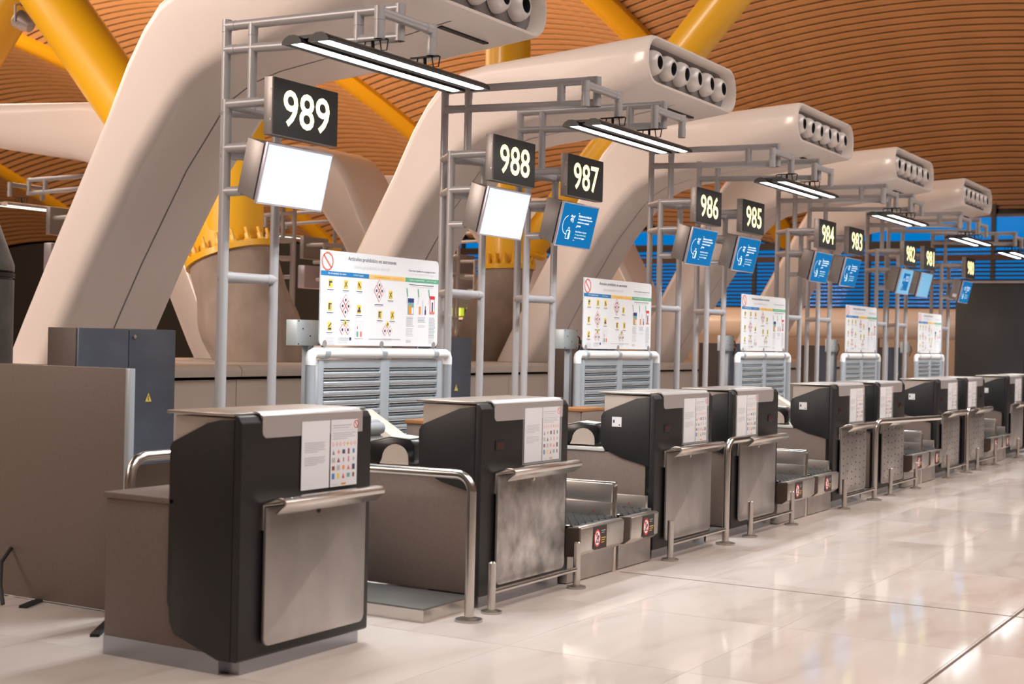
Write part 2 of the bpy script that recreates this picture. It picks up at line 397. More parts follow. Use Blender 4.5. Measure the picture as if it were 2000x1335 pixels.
def make_duct(label):
    root = thing('air_duct', label, 'duct', group='white air ducts over the check-in row')
    g = G(); secs = []
    T, B, hw = ST_[0]; fy = Vector((0, -1, 0))
    secs.append([p+fy*-.10 for p in section(T, B, hw, .048, .15)])
    secs.append([p for p in section(T, B, hw, .043, .155)])
    secs.append([p+fy*.035 for p in section(T, B, hw, .028, .165)])
    secs.append([p+fy*.03 for p in section(T, B, hw, .010, .178)])
    secs.append(section(T, B, hw, 0, .185))
    for T, B, hw in ST_[1:]: secs.append(section(T, B, hw))
    m = len(secs[0])
    for s_ in secs: g.v += [tuple(p) for p in s_]
    for i in range(len(secs)-1):
        for k in range(m): g.f.append((i*m+k, i*m+(k+1) % m, (i+1)*m+(k+1) % m, (i+1)*m+k)); g.m.append(0)
    g.f.append(tuple(range((len(secs)-1)*m, len(secs)*m))); g.m.append(0)
    ob('shell', g, 'duct', root)
    T, B, hw = ST_[0]
    g = G(); s_ = section(T, B, hw, .044, .155); g.add([p+Vector((0, .085, 0)) for p in s_], [tuple(range(m))])
    fp = ob('outlet_panel', g, 'duct_face', root)
    zc = (T[1]+B[1])/2
    nz = mesh('nozzle', G().lathe([(.122, -.01), (.124, .03), (.112, .07), (.094, .098), (.078, .108), (.066, .108), (.062, .10)], (0, 0, 0), (0, -1, 0), 24), 'nozzle')
    th = mesh('throat', G().lathe([(.0655, .1070), (.060, .103), (.056, .06), (.053, .005), (0, .0)], (0, 0, 0), (0, -1, 0), 20), 'dark')
    for k in range(6):
        o = ob('nozzle', nz, None, root, loc=(-.70+.28*k, 5.10-YM+.075, zc)); o.scale = (.88, .88, .88); o.rotation_euler = (random.uniform(-.05, .15), 0, random.uniform(.0, .16))
        ob('throat', th, None, o)
    # seam along the underside, slot near the head
    g = G()
    for (T, B, hw) in ST_[1:]:
        d = (Vector((0, B[0], B[1]))-Vector((0, T[0], T[1]))).normalized()*.0025
        for x in (-.006, .006): g.v.append((x, B[0]-YM+d.y, B[1]+d.z))
    for i in range(len(ST_)-2): g.f.append((2*i, 2*i+1, 2*i+3, 2*i+2)); g.m.append(0)
    ob('seam', g, 'duct_face', root)
    g = G().box(.03, .63, 5.345-YM, 5.39-YM, 3.517, 3.535); ob('air_slot', g, 'dark', root)
    return root
NTH = ['nearest', 'second nearest', 'third', 'fourth', 'farthest']
d0 = make_duct('white air duct arm rising behind sign 989, nearest of the row')
SG = ['behind sign 989', 'behind sign 988', 'behind sign 986', 'behind sign 984', 'behind sign 982']
for k, cx in enumerate(DX):
    d = d0 if k == 0 else copy_tree(d0)
    d.location = (cx, YM, 0); d['label'] = 'white bent air duct %s, %s of the front row' % (SG[k], NTH[k])
for k, cx in enumerate(DX):
    d = copy_tree(d0); d.location = (cx, YM, 0); d.rotation_euler.z = math.pi
    d['label'] = 'white air duct leaning away from the desks, %s of the rear row' % NTH[k]; d['group'] = 'white air ducts of the rear row'
sp = thing('service_plinth', 'long cream service plinth with capped ledge carrying the white ducts', 'plinth', (7.0, YM, 0))
ob('core', G().box(.02, 21.6, -1.2, 1.2, 0, 1.02), 'dark', sp)
pn = mesh('panel', G().box(.004, 1.136, -1.25, -1.2, 0, 1.03), 'plinth', .004)
cp = mesh('cap_section', G().prism([(-1.31, 1.055), (-1.31, 1.12), (-1.275, 1.155), (1.275, 1.155), (1.31, 1.12), (1.31, 1.055)], .003, 1.137, 'x'), 'plinth', .008)
for k in range(19):
    ob('panel', pn, None, sp, loc=(1.14*k, 0, 0)); ob('cap_section', cp, None, sp, loc=(1.14*k, 0, 0))
ob('end_panel', G().box(-.03, .02, -1.25, 1.25, 0, 1.05), 'plinth', sp)

# ------------------------------------------------------------------ tilted columns: concrete foot, bolted flange, yellow steel
def column(p0, p1, r0, r1, top, rt, label, bulge=1.06, ft=0):
    p0, p1, top = Vector(p0), Vector(p1), Vector(top)
    root = thing('tilted_column', label, 'column', p0, group='yellow columns on concrete feet')
    d = p1-p0; sx = (top-p1).normalized(); ax = sx.lerp(Vector((0, 0, 1)), ft).normalized()
    N = 9; g = G()
    for i in range(N+1):
        t = i/N; c = d*t; r = (r0+(r1-r0)*t)*(1+(bulge-1)*math.sin(math.pi*min(1, t*1.6)))
        nrm = Vector((0, 0, 1)).lerp(ax, t).normalized(); a = nrm.cross(Vector((0, 1, 0))).normalized(); b = nrm.cross(a)
        g.v += [tuple(c+(a*math.cos(2*math.pi*k/28)+b*math.sin(2*math.pi*k/28))*r) for k in range(28)]
    for i in range(N):
        for k in range(28): g.f.append((i*28+k, i*28+(k+1) % 28, (i+1)*28+(k+1) % 28, (i+1)*28+k)); g.m.append(0)
    g.f += [tuple(range(28))[::-1], tuple(range(N*28, N*28+28))]; g.m += [0, 0]
    ob('concrete_foot', g, 'concrete', root)
    g = G().lathe([(0, 0), (r1*1.08, 0), (r1*1.08, .06), (r1*.85, .065), (rt*1.04, .30), (rt, .45), (rt, .50), (0, .5)], d, ax, 28)
    fg = ob('flange', g, 'yellow', root)
    a = ax.orthogonal().normalized(); b = ax.cross(a)
    for k in range(18):
        u = (a*math.cos(2*math.pi*k/18)+b*math.sin(2*math.pi*k/18))*r1*.97; q = d+u
        ob('bolt', G().cyl(q+ax*.06, q+ax*.085, .042, n=10).cyl(q+ax*.085, q+ax*.135, .030, n=6).cyl(q+ax*.135, q+ax*.20, .017, n=8), 'yellow', fg)
    L = (top-p1).length
    ob('steel_shaft', G().cyl(d+sx*.25, d+sx*L, rt, rt*1.12, 28), 'yellow', root)
    return root
def strut(p, q, r0, r1, label):
    p, q = Vector(p), Vector(q); root = thing('roof_strut', label, 'strut', p, group='inclined yellow roof struts')
    d = q-p; L = d.length; ax = d.normalized()
    ob('shaft', G().tube([ax*(L*t) for t in (0, .1, .3, .5, .7, .9, 1)], [r0*.8, r0*.92, r0, (r0+r1)/2, r1, r1, r1*.9], 26), 'yellow', root)
    ob('foot_plate', G().cyl((0, 0, 0), ax*.06, r0*1.02, n=26), 'yellow', root)
    return root
c1 = column((10.93, 9.42, 1.157), (10.84, 9.72, 2.16), .46, .44, (10.5, 16.9, 10.2), .30, 'thick yellow column slanting to the top left from a bolted flange on concrete', 1.13, .55)
ob('upright_shaft', G().cyl((-.09, .32, 1.03), (-.05, .44, 7.2), .315, .33, 28), 'yellow', c1)
column((15.22, 9.5, 1.157), (15.72, 9.44, 2.32), .37, .345, (15.80, 9.62, 9.2), .28, 'yellow column on leaning concrete foot seen between signs 988 and 987', 1.08, -.0)
strut((15.95, 9.25, 2.62), (15.9, 2.0, 10.6), .25, .28, 'yellow strut slanting up behind the second duct nozzle head')
strut((14, 18.6, 4.2), (14, 14.2, 8.9), .27, .28, 'short visible yellow strut crossing the top left corner with a floodlight')
# floodlight hanging on the strut at the top left
fl_ = thing('floodlight', 'small grey floodlight fixed to the yellow strut at top left', 'floodlight', (13.6, 16.15, 5.72))
ob('body', G().lathe([(0, -.14), (.09, -.13), (.13, 0), (.14, .10), (.13, .11), (0, .10)], (0, 0, 0), (-.3, .8, .5), 16), 'alu', fl_)
ob('yoke', G().tube([(-.15, 0, -.02), (-.17, -.02, .2), (0, -.04, .27), (.17, -.02, .2), (.15, 0, -.02)], .016, 8), 'alu', fl_)
ob('clamp', G().box(-.06, .06, -.12, .02, .22, .34), 'lampblack', fl_, bev=.01)
# round steel casing at the far left
pc = thing('steel_pillar', 'grey steel casing with tapered top at left edge behind the brown screen', 'pillar', (6.10, 7.93, 0))
ob('casing', G().lathe([(0, 0), (.42, 0), (.42, 1.74), (.405, 1.75), (.405, 1.79), (.42, 1.80), (.42, 1.84), (.16, 2.55), (0, 2.55)], (0, 0, 0), (0, 0, 1), 32), 'pillar_steel', pc)
ob('joint_ring', G().lathe([(.41, 1.755), (.423, 1.76), (.423, 1.785), (.41, 1.79)], (0, 0, 0), (0, 0, 1), 32), 'dark', pc)
# horizontal duct pipe beyond the row
hp = thing('horizontal_duct', 'cream horizontal duct pipe far behind the last boards', 'duct', (30.5, 9, 0))
ob('pipe', G().cyl((0, -2.5, 1.95), (0, 6, 1.95), .33, n=28), 'duct', hp)
for y in (0, 5): ob('support', G().box(-.1, .1, y-.1, y+.1, 0, 1.7), 'plinth', hp)
ob('end_ring', G().cyl((0, -2.52, 1.95), (0, -2.44, 1.95), .36, n=28), 'duct', hp)

# ------------------------------------------------------------------ printed sheets
PM = ['paper', 'greyink', 'red', 'ink', 'orange', 'purple', 'maroon', 'skyblue', 'icon_yellow', 'teal', 'salmon', 'gold']
def doc_print():
    """two sheets 0..0.40 wide, 0.30 high: text sheet and prohibited items sheet, facing -Y"""
    r = random.Random(3); g = G()
    g.quadx(0, .196, 0, .30, 0); g.quadx(.204, .40, 0, .30, 0)
    y = -.0006
    for k in range(6): g.quadx(.02, .165-(.05 if k == 5 else .01*(k % 2)), .203-.008*k, .206-.008*k, y, 1)
    for k in range(5): g.quadx(.02, .165-(.06 if k == 4 else .01*(k % 2)), .138-.008*k, .141-.008*k, y, 1)
    g.quadx(.216, .355, .272, .276, y, 1); g.quadx(.216, .335, .262, .265, y, 1); g.quadx(.206, .375, .2515, .2528, y, 1)
    for k in range(4): g.quadx(.216, .385-(.06 if k == 3 else .02*(k % 2)), .238-.0085*k, .241-.0085*k, y, 1)
    for k in range(7):
        cx = .222+.0265*k; z = .190
        g.polyx([(cx, z-.010), (cx+.009, z), (cx, z+.010), (cx-.009, z)], y, 8 if k == 4 else 10)
        g.polyx([(cx, z-.007), (cx+.006, z), (cx, z+.007), (cx-.006, z)], y*1.6, 0 if k != 4 else 11)
    cols = [5, 10, 3, 6, 7, 1, 6, 6, 2, 1, 6, 1, 4, 10, 3, 7, 8, 2, 9, 6]
    for k in range(20):
        i, j = k % 5, k//5; cx = .225+.037*i; z = .155-.036*j; a = .006+.006*r.random(); b = .009+.004*r.random()
        if k in (0, 6, 13, 17): g.polyx([(cx-a, z-b), (cx+a, z-b), (cx, z+b)], y, cols[k])
        elif k in (1, 9): g.polyx([(cx, z-b), (cx+a, z), (cx, z+b), (cx-a, z)], y, cols[k])
        elif k in (7, 8, 13): g.quadx(cx-.003, cx+.003, z-b, z+b, y, cols[k])
        else: g.quadx(cx-a, cx+a, z-b, z+b, y, cols[k])
    g.quadx(.285, .320, .006, .014, y, 4); g.quadx(.212, .26, .008, .010, y, 1)
    g.ring(.388, .276, .018, .0035, y*2, 2, 24); g.bar(.377, .288, .399, .264, .0032, y*2, 2)
    return mesh('printed_sheets', g, PM, flat=True)
SHEETS = doc_print()
# ------------------------------------------------------------------ check-in desks
YD = 3.95
def make_desk(X0, w, label, mirror=False, door='steel_brushed', first=False, led=True, holder=False, rivets=False, sticker=False, back=.82):
    root = thing('check_in_desk', label, 'desk', (X0, YD, 0), 'check-in desks of the row')
    mx = (lambda a: w-a) if mirror else (lambda a: a)
    def span(a, b): return tuple(sorted((mx(a), mx(b))))
    # counter behind the front block
    ob('counter_body', G().box(.012, w-.012, .06 if not first else .10, back, .075 if not first else .0, .69), 'laminate', root, bev=.003)
    ob('worktop', G().box(.0, w, .36, back+.01, .69, .715), 'worktop' if not first else 'laminate', root, bev=.004)
    # upper block
    ob('upper_body', G().prism([(.02, .66), (.02, 1.07), (.372, 1.07), (.372, .72)], .014, w-.014, 'x'), 'beige', root, bev=.004)
    if first: side = [(.0302, .062), (.10, .062), (.345, .14), (.372, .19), (.378, .25), (.388, .27), (.388, .935), (.372, .958), (.18, 1.045), (.11, 1.06), (.0302, 1.065)]
    else: side = [(.0302, .605), (.10, .625), (.235, .655), (.36, .705), (.385, .735), (.388, .78), (.388, .925), (.372, .953), (.34, .968), (.13, 1.052), (.07, 1.06), (.0302, 1.065)]
    for x in (0, w-.013):
        sp_ = ob('side_panel', G().prism(side, x, x+.013, 'x'), 'black', root, bev=.002)
        if x == 0 and sticker:
            s_ = ob('sticker', G().box(-.0015, 0, .235, .305, .86, .925), 'white', sp_)
            ob('sticker_print', G().box(-.002, -.001, .285, .297, .885, .905).box(-.002, -.001, .245, .255, .868, .876), 'ink', s_)
    if not first:
        ob('lower_front', G().box(.02, w-.02, .02, .10, .07, .62), 'black_gloss', root)
    ob('front_panel', G().prism([(-.004, .062), (-.012, .07), (-.012, 1.05), (.008, 1.078), (.03, 1.083), (.03, .062)], 0, w, 'x'), 'black', root, bev=.006, seg=3)
    ob('top_plate', G().box(-.006, w+.004, .028, .405, 1.078, 1.091), 'steel', root, bev=.003)
    a, b = span(.12 if not first else .125, w-.075)
    cr = (0, 1, 0, 0) if mirror else (1, 0, 0, 0)
    cap = G().prism(rrect(a, b, .985, 1.078, .03, cr), -.016, -.011, 'y')
    cap.prism([(-.016, 1.06), (-.012, 1.078), (.006, 1.093), (.04, 1.096), (.04, 1.088), (.008, 1.085), (-.005, 1.075), (-.010, 1.06)], a, b, 'x')
    ob('metal_cap', cap, 'alu', root)
    # door and hooked shelf
    a, b = span(.125, w-.075)
    dr = ob('door', G().prism(rrect(a, b, .115, .695, .035, (1, 1, 0, 0)), -.045, -.030, 'y'), door, root, bev=.002)
    c = (a+b)/2
    ob('lock', G().cyl((c, -.045, .655), (c, -.050, .655), .011, n=14), 'chrome' if not first else 'dark', dr)
    if rivets:
        g = G()
        for i in range(6):
            for j in range(8): g.cyl((a+.07+i*(b-a-.14)/5, -.045, .17+.065*j+.012*(i % 2)), (a+.07+i*(b-a-.14)/5, -.0475, .17+.065*j+.012*(i % 2)), .007, n=6)
        ob('rivets', g, 'dark', dr, kind='stuff')
    pr = [(-.012, .715), (-.10, .742), (-.135, .742), (-.152, .727), (-.150, .710), (-.100, .672), (-.094, .677), (-.139, .713), (-.133, .728), (-.10, .733), (-.03, .706), (-.03, .60), (-.012, .60)]
    ob('shelf', G().prism(pr, a, b, 'x'), 'chrome', root, bev=.0015)
    # documents and display
    hx = (w-.115-.40) if not mirror else .055
    z0 = .745
    if not first:
        h = ob('document_holder', G().box(-.012, .405, -.012, .004, -.012, .304), 'acrylic', root, loc=(hx, -.018, z0))
        ob('printed_sheets', SHEETS, None, h)
    else: ob('printed_sheets', SHEETS, None, root, loc=(hx, -.018, z0))
    if led and not first:
        a, b = span(.135, .225)
        d = ob('weight_display', G().box(a, b, -.017, -.011, .83, .885), 'dark', root, bev=.002)
        ob('digits', G().box(a+.012, b-.012, -.0178, -.0168, .842, .872), 'led', d)
    if first: ob('kick_strip', G().box(.009, .0125, .098, back+.001, 0, .085).box(.012, w-.012, .0975, .1005, 0, .085), 'skirt', root)
    ob('plinth', G().box(.05, w-.03, .02, .34, 0, .07), 'skirt', root)
    return root
DESK = [(4.47, .895), (6.34, .95), (8.49, .955), (9.84, .945), (12.19, .95), (13.52, .945), (15.78, .95), (17.12, .945), (19.42, .95), (20.78, .945)]
make_desk(*DESK[0], 'nearest black desk with full side panel and brown low cabinet behind', first=True, led=False, back=.77)
make_desk(*DESK[1], 'black check-in desk with mottled worn steel door, beside the metal floor platform', door='steel_worn')
make_desk(*DESK[2], 'black check-in desk with white sticker right of the nearest luggage belts', sticker=True)
make_desk(*DESK[3], 'black check-in desk with documents at left, in the gap right of the third desk', mirror=True)
make_desk(*DESK[4], 'black check-in desk with studded steel door, fifth from the left', rivets=True, sticker=True)
make_desk(*DESK[5], 'black check-in desk behind the bent rail with long free end', mirror=True, rivets=True)
make_desk(*DESK[6], 'black check-in desk with white sticker, seventh from the left', rivets=True, sticker=True)
make_desk(*DESK[7], 'black check-in desk with bluish front, eighth from the left', mirror=True, rivets=True)
make_desk(*DESK[8], 'black check-in desk second from the right end of the row', sticker=True)
make_desk(*DESK[9], 'farthest black check-in desk cut by the right picture edge', mirror=True)

# ------------------------------------------------------------------ floor platforms between desks
def platform(x0, x1, label, y0=3.97):
    r = thing('weighing_platform', label, 'platform', (x0, y0, 0), 'steel platforms between the desks')
    ob('deck', G().box(0, x1-x0, 0, 1.05, .062, .072), 'deck', r, bev=.002)
    ob('frame', G().box(.004, x1-x0-.004, .004, 1.046, 0, .062), 'chrome', r)
platform(5.88, 6.335, 'low polished steel platform between the two nearest desks')
platform(9.46, 9.83, 'low steel platform in the gap between third and fourth desk')
platform(13.155, 13.51, 'low steel platform in the gap between fifth and sixth desk')
platform(16.745, 17.11, 'low steel platform in the gap between seventh and eighth desk')

# ------------------------------------------------------------------ luggage belts
BM_ = ['sticker_dark', 'red', 'white', 'ink', 'greyink', 'gold']
def sticker_mesh():
    g = G().quadx(0, .17, 0, .135, 0)
    y = -.0006
    pts = [(.05+.041*math.cos(k*math.pi/14), .066+.052*math.sin(k*math.pi/14)) for k in range(28)]
    g.polyx(pts, y, 1); g.polyx([(.05+(x-.05)*.8, .066+(z-.066)*.8) for x, z in pts], y*1.5, 2)
    # seated figure on a belt with a case
    g.ring(.046, .092, .0075, .0075, y*2, 3, 12); g.polyx([(.040, .060), (.052, .060), (.051, .083), (.041, .083)], y*2, 3)
    g.polyx([(.040, .060), (.066, .058), (.066, .065), (.052, .068)], y*2, 3); g.quadx(.028, .070, .040, .046, y*2, 3)
    g.quadx(.056, .072, .066, .082, y*2, 3); g.quadx(.034, .044, .046, .058, y*2, 3)
    g.bar(.026, .100, .074, .032, .007, y*2.6, 1)
    for k in range(2): g.quadx(.100, .150-.012*k, .104-.012*k, .108-.012*k, y, 4)
    for k in range(3): g.quadx(.100, .158-.01*k, .060-.013*k, .065-.013*k, y, 5)
    return mesh('warning_sticker', g, BM_, flat=True)
WST = sticker_mesh()
def conveyor(x0, x1, label, tall_guard, bump_y=-.10):
    w_ = x1-x0
    r = thing('luggage_belt', label, 'conveyor', (x0, 3.94, 0), 'luggage belts between the desks')
    ob('base_panel', G().box(0, w_, 0, .06, .005, .345), 'steel_brushed', r, bev=.003)
    ob('skirt', G().box(.01, w_-.01, .08, 1.0, .0, .30), 'dark', r)
    # bumper box with chamfered ends
    ob('bumper', G().prism([(-.005, .335), (bump_y+.02, .345), (bump_y, .335), (bump_y+.004, .20), (bump_y+.05, .165), (-.005, .165)], -.02, w_-.10, 'x'), 'steel', r, bev=.004)
    ob('bumper_cheek', G().prism([(.0, .33), (bump_y+.012, .338), (bump_y+.012, .20), (bump_y+.05, .17), (.0, .165)], -.028, -.0205, 'x'), 'cabinet_side', r)
    s_ = ob('warning_sticker', WST, None, r, loc=(.13, bump_y-.0015, .195))
    bw = w_-.09
    belt = ob('belt', G().prism([(-.02, .30), (-.05, .315), (-.05, .325), (-.03, .342), (.45, .345), (1.0, .375), (1.0, .30)], 0, bw, 'x'), 'rubber', r)
    g = G()
    for k in range(-10, 19):         # raised diamond ribs of the rubber belt
        for sgn in (1, -1):
            y0 = .055*k-.02; pts = []
            xa, ya, xb, yb = (.004, y0, bw-.004, y0+bw*.62) if sgn > 0 else (bw-.004, y0, .004, y0+bw*.62)
            t0 = max(0, (-.02-ya)/(yb-ya)); t1 = min(1, (.98-ya)/(yb-ya))
            if t1 <= t0: continue
            P = Vector((xa+(xb-xa)*t0, ya+(yb-ya)*t0, 0)); Q = Vector((xa+(xb-xa)*t1, ya+(yb-ya)*t1, 0))
            zf = lambda y: (.345 if y < .45 else .345+(y-.45)*.0545)
            n_ = Vector((-(Q-P).y, (Q-P).x, 0)).normalized()*.0045
            vs = []
            for c_ in (P, Q):
                z = zf(c_.y); vs += [c_+n_+Vector((0, 0, z-.001)), c_-n_+Vector((0, 0, z-.001)), c_+Vector((0, 0, z+.007))]
            g.add(vs, [(0, 3, 5, 2), (1, 2, 5, 4), (0, 2, 1), (3, 4, 5)])
    ob('ribs', g, 'rubber', belt, kind='stuff')
    # side guards at the right of the belt
    gx = bw
    gd = ob('side_guard', G().box(gx, gx+.035, .0, 1.0, .30, .43), 'steel', r, bev=.003)
    ob('sensor_eye', G().cyl((gx-.001, .12, .375), (gx+.004, .12, .375), .008, n=12), 'maroon', gd)
    if tall_guard:
        ob('upper_guard', G().box(gx+.01, gx+.03, .0, 1.0, .43, .545), 'steel', r, bev=.003)
        ob('guard_rail', G().box(gx+.035, gx+.065, -.01, 1.0, .525, .555), 'chrome', r, bev=.004)
        ob('guard_post', G().box(gx+.038, gx+.062, -.012, .02, 0, .53), 'chrome', r, bev=.003)
    return r
GAPS = [(7.30, 7.93, 8.47), (10.80, 11.50, 12.17), (14.48, 15.16, 15.76), (18.08, 18.74, 19.40)]
WH = ['nearest', 'second', 'third', 'farthest']
for k, (a, b, c) in enumerate(GAPS):
    conveyor(a+.02, b+.03, 'left rubber luggage belt with no-sitting sticker in the %s belt pair' % WH[k], True)
    conveyor(b+.06, c-.01, 'right rubber luggage belt with no-sitting sticker in the %s belt pair' % WH[k], False)
# sloping hoods behind the belts
for k, x in enumerate((7.28, 10.86, 14.5)):
    r = thing('belt_hood', 'sloping cream metal hood behind the %s belt pair' % WH[k], 'hood', (x, 5.0, 0), 'sloping hoods behind the belts')
    ob('hood', G().prism([(0, .45), (0, .70), (.46, .955), (.50, .945), (.50, .45)], 0, .16, 'x'), 'beige', r, bev=.004)
    ob('leg', G().box(.02, .14, .1, .4, 0, .45), 'dark', r)

# ------------------------------------------------------------------ steel guard rails in front of the desks
def foot(g, x, y): g.cyl((x, y, .0), (x, y, .012), .055, n=20); g.cyl((x, y, .012), (x, y, .018), .034, n=16)
def low_rail(xa, xb, label, posts=(True, True)):
    r = thing('low_guard_rail', label, 'rail', (xa, 3.84, 0), 'low steel guard rails along the desks')
    for x, on in ((0, posts[0]), (xb-xa, posts[1])):
        if not on: continue
        p = ob('post', G().cyl((x, 0, .012), (x, 0, .262), .0215, n=18).cyl((x, 0, .262), (x, 0, .268), .0215, .015, 18), 'chrome', r)
        g = G(); foot(g, x, 0); ob('foot_plate', g, 'steel', p)
    ob('rail', G().cyl((.015, 0, .11), (xb-xa-.015, 0, .11), .0135, n=14), 'chrome', r)
def tall_rail(x, y, direction, length, label, low_from=None):
    r = thing('bent_guard_rail', label, 'rail', (x, y, 0), 'tall bent steel rails')
    d = Vector(direction); R_ = .085; h = .735
    pts = [(0, 0, .012), (0, 0, .3), (0, 0, h-R_)]
    for k in range(1, 8):
        a = k/7*math.pi/2; q = d*(R_*(1-math.cos(a))); pts.append((q.x, q.y, h-R_+R_*math.sin(a)))
    q = d*length; pts.append((q.x*.5, q.y*.5, h)); pts.append((q.x, q.y, h))
    ob('tube', G().tube(pts, .025, 16), 'chrome', r)
    g = G(); g.cyl((0, 0, 0), (0, 0, .012), .07, n=22); g.cyl((0, 0, .012), (0, 0, .02), .04, n=18); ob('foot_plate', g, 'steel', r)
    if low_from is not None:
        p = low_from-x
        q_ = ob('post', G().cyl((p, 0, .012), (p, 0, .262), .0215, n=18), 'chrome', r)
        g = G(); foot(g, p, 0); ob('foot_plate', g, 'steel', q_)
        ob('low_bar', G().cyl((p+.015, 0, .11), (-.015, 0, .11), .0135, n=14), 'chrome', r)
tall_rail(6.065, 3.82, (-.10, .99, 0), 1.15, 'bent steel rail beside the floor platform, running back past the printer')
low_rail(6.313, 7.25, 'low steel rail in front of the worn steel door')
low_rail(9.977, 10.876, 'low steel rail in front of the fourth desk')
low_rail(13.66, 14.575, 'low steel rail in front of the sixth desk')
low_rail(17.30, 18.27, 'low steel rail in front of the eighth desk')
tall_rail(9.499, 3.84, (1, 0, 0), .39, 'bent steel rail with low bar in front of the third desk', 8.552)
tall_rail(13.15, 3.845, (1, -.17, 0), 1.40, 'bent steel rail with long free end in front of the fifth desk', 12.246)
tall_rail(16.85, 3.86, (1, 0, 0), .32, 'bent steel rail in front of the seventh desk', 15.98)
low_rail(19.65, 20.6, 'farthest low steel rail at the right picture edge')
r = thing('hand_rail', 'short polished rail with bent end behind the nearest desk', 'rail', (4.95, 5.06, 0))
ob('tube', G().tube([(0, 0, .02), (0, 0, .70), (.01, 0, .76), (.04, 0, .80), (.09, 0, .815), (.5, 0, .815), (.95, 0, .815)], .026, 14), 'chrome', r)
ob('end_post', G().cyl((.95, 0, .0), (.95, 0, .83), .026, n=14), 'chrome', r)
ob('infill_panel', G().box(.03, .93, -.004, .004, .1, .775), 'cabinet_side', r)

# ------------------------------------------------------------------ tubular sign frames
PR = .0285
def make_frame(material='pipe'):
    r = thing('sign_frame', '', 'frame', group='grey tube frames carrying signs and monitors')
    A, B, C, D = (.215, .21), (.215, 0.0), (0, 0), (.454, 0)
    def pipe(name, p, q, rad=PR, sleeves=(1, 1), parent=r):
        p, q = Vector(p), Vector(q); d = (q-p).normalized(); g = G().cyl(p, q, rad, n=14)
        if sleeves[0]: g.cyl(p-d*.0, p+d*.075, rad*1.07, n=14)
        if sleeves[1]: g.cyl(q-d*.075, q, rad*1.07, n=14)
        return ob(name, g, material, parent)
    ZS, Z1, Z2, ZR = 2.775, 2.515, 2.26, 1.76
    pipe('post', (*C, 0), (*C, ZS+PR)); pipe('post', (*D, 0), (*D, ZS+PR)); pipe('post', (*A, 0), (*A, 3.31+PR))
    pipe('hanger', (*B, ZS), (*B, 3.30))
    for z in (ZR, Z1, ZS):
        pipe('rung', (*C, z), (*D, z))
        if z != Z1:
            pipe('rung', (*A, z-.0), (*C, z)); pipe('rung', (*A, z), (*D, z))
        else:
            pipe('rung', (*A, z), (*D, z)); pipe('rung', (*A, z), (*C, z))
    for x in (C[0], D[0]):
        pipe('sign_arm', (x, 0, ZS), (x, -.345, ZS), sleeves=(0, 0))
        pipe('screen_arm', (x, 0, Z1), (x, -.195, Z1), sleeves=(0, 0)); pipe('screen_arm', (x, 0, Z2), (x, -.135, Z2), sleeves=(0, 0))
    ye = -1.085
    for z0, z1 in ((3.30, 3.283), (3.155, 3.118)):
        pipe('top_arm', (A[0], A[1], z0), (A[0], ye, z1)); 
    pipe('spacer', (A[0], ye+.29, 3.12), (A[0], ye+.29, 3.285)); pipe('spacer', (A[0], ye, 3.095), (A[0], ye, 3.305))
    zb = 3.205; yb = ye-.045; hw = .255
    pipe('lamp_bracket', (A[0]-hw, yb, zb), (A[0]+hw, yb, zb))
    for sx in (-hw, hw): pipe('lamp_drop', (A[0]+sx, yb, zb+PR), (A[0]+sx, yb, 3.055))
    for x, y in (A, C, D): pass
    return r
SIGN = {989: 6.307, 988: 8.733, 987: 9.864, 986: 12.41, 985: 13.58, 984: 15.97, 983: 17.10, 982: 19.58, 981: 20.64, 980: 23.17}
FO = .055
fr0 = make_frame()
ORD = ['leftmost', 'second', 'third', 'fourth', 'fifth', 'sixth', 'seventh', 'eighth', 'ninth', 'last']
NO = {n_: ORD[k]+(' from the left' if 0 < k < 9 else ' of the row') for k, n_ in enumerate(SIGN)}
for k, (n_, L_) in enumerate(SIGN.items()):
    f = fr0 if k == 0 else copy_tree(fr0)
    f.location = (L_+FO, 5.775, 0); f['label'] = 'grey tube frame carrying number sign %d and its monitor, %s' % (n_, NO[n_])

# ------------------------------------------------------------------ number signs
for n_, L_ in SIGN.items():
    r = thing('number_sign', 'black lightbox sign reading %d, %s' % (n_, NO[n_]), 'sign', (L_, 5.38, 2.572), 'illuminated desk number signs')
    ob('housing', G().box(0, .605, .004, .066, 0, .335), 'housing', r, bev=.003)
    ob('face', G().box(.004, .601, -.003, .004, .004, .331), 'sign_face', r)
    text(str(n_), .43, .215, .305, .168, -.0045, 'digit989' if n_ == 989 else 'digit', r, 'digits', bold=.012)
    for z in (.08, .255): ob('catch', G().box(-.0015, .001, .012, .02, z, z+.012), 'alu', r)

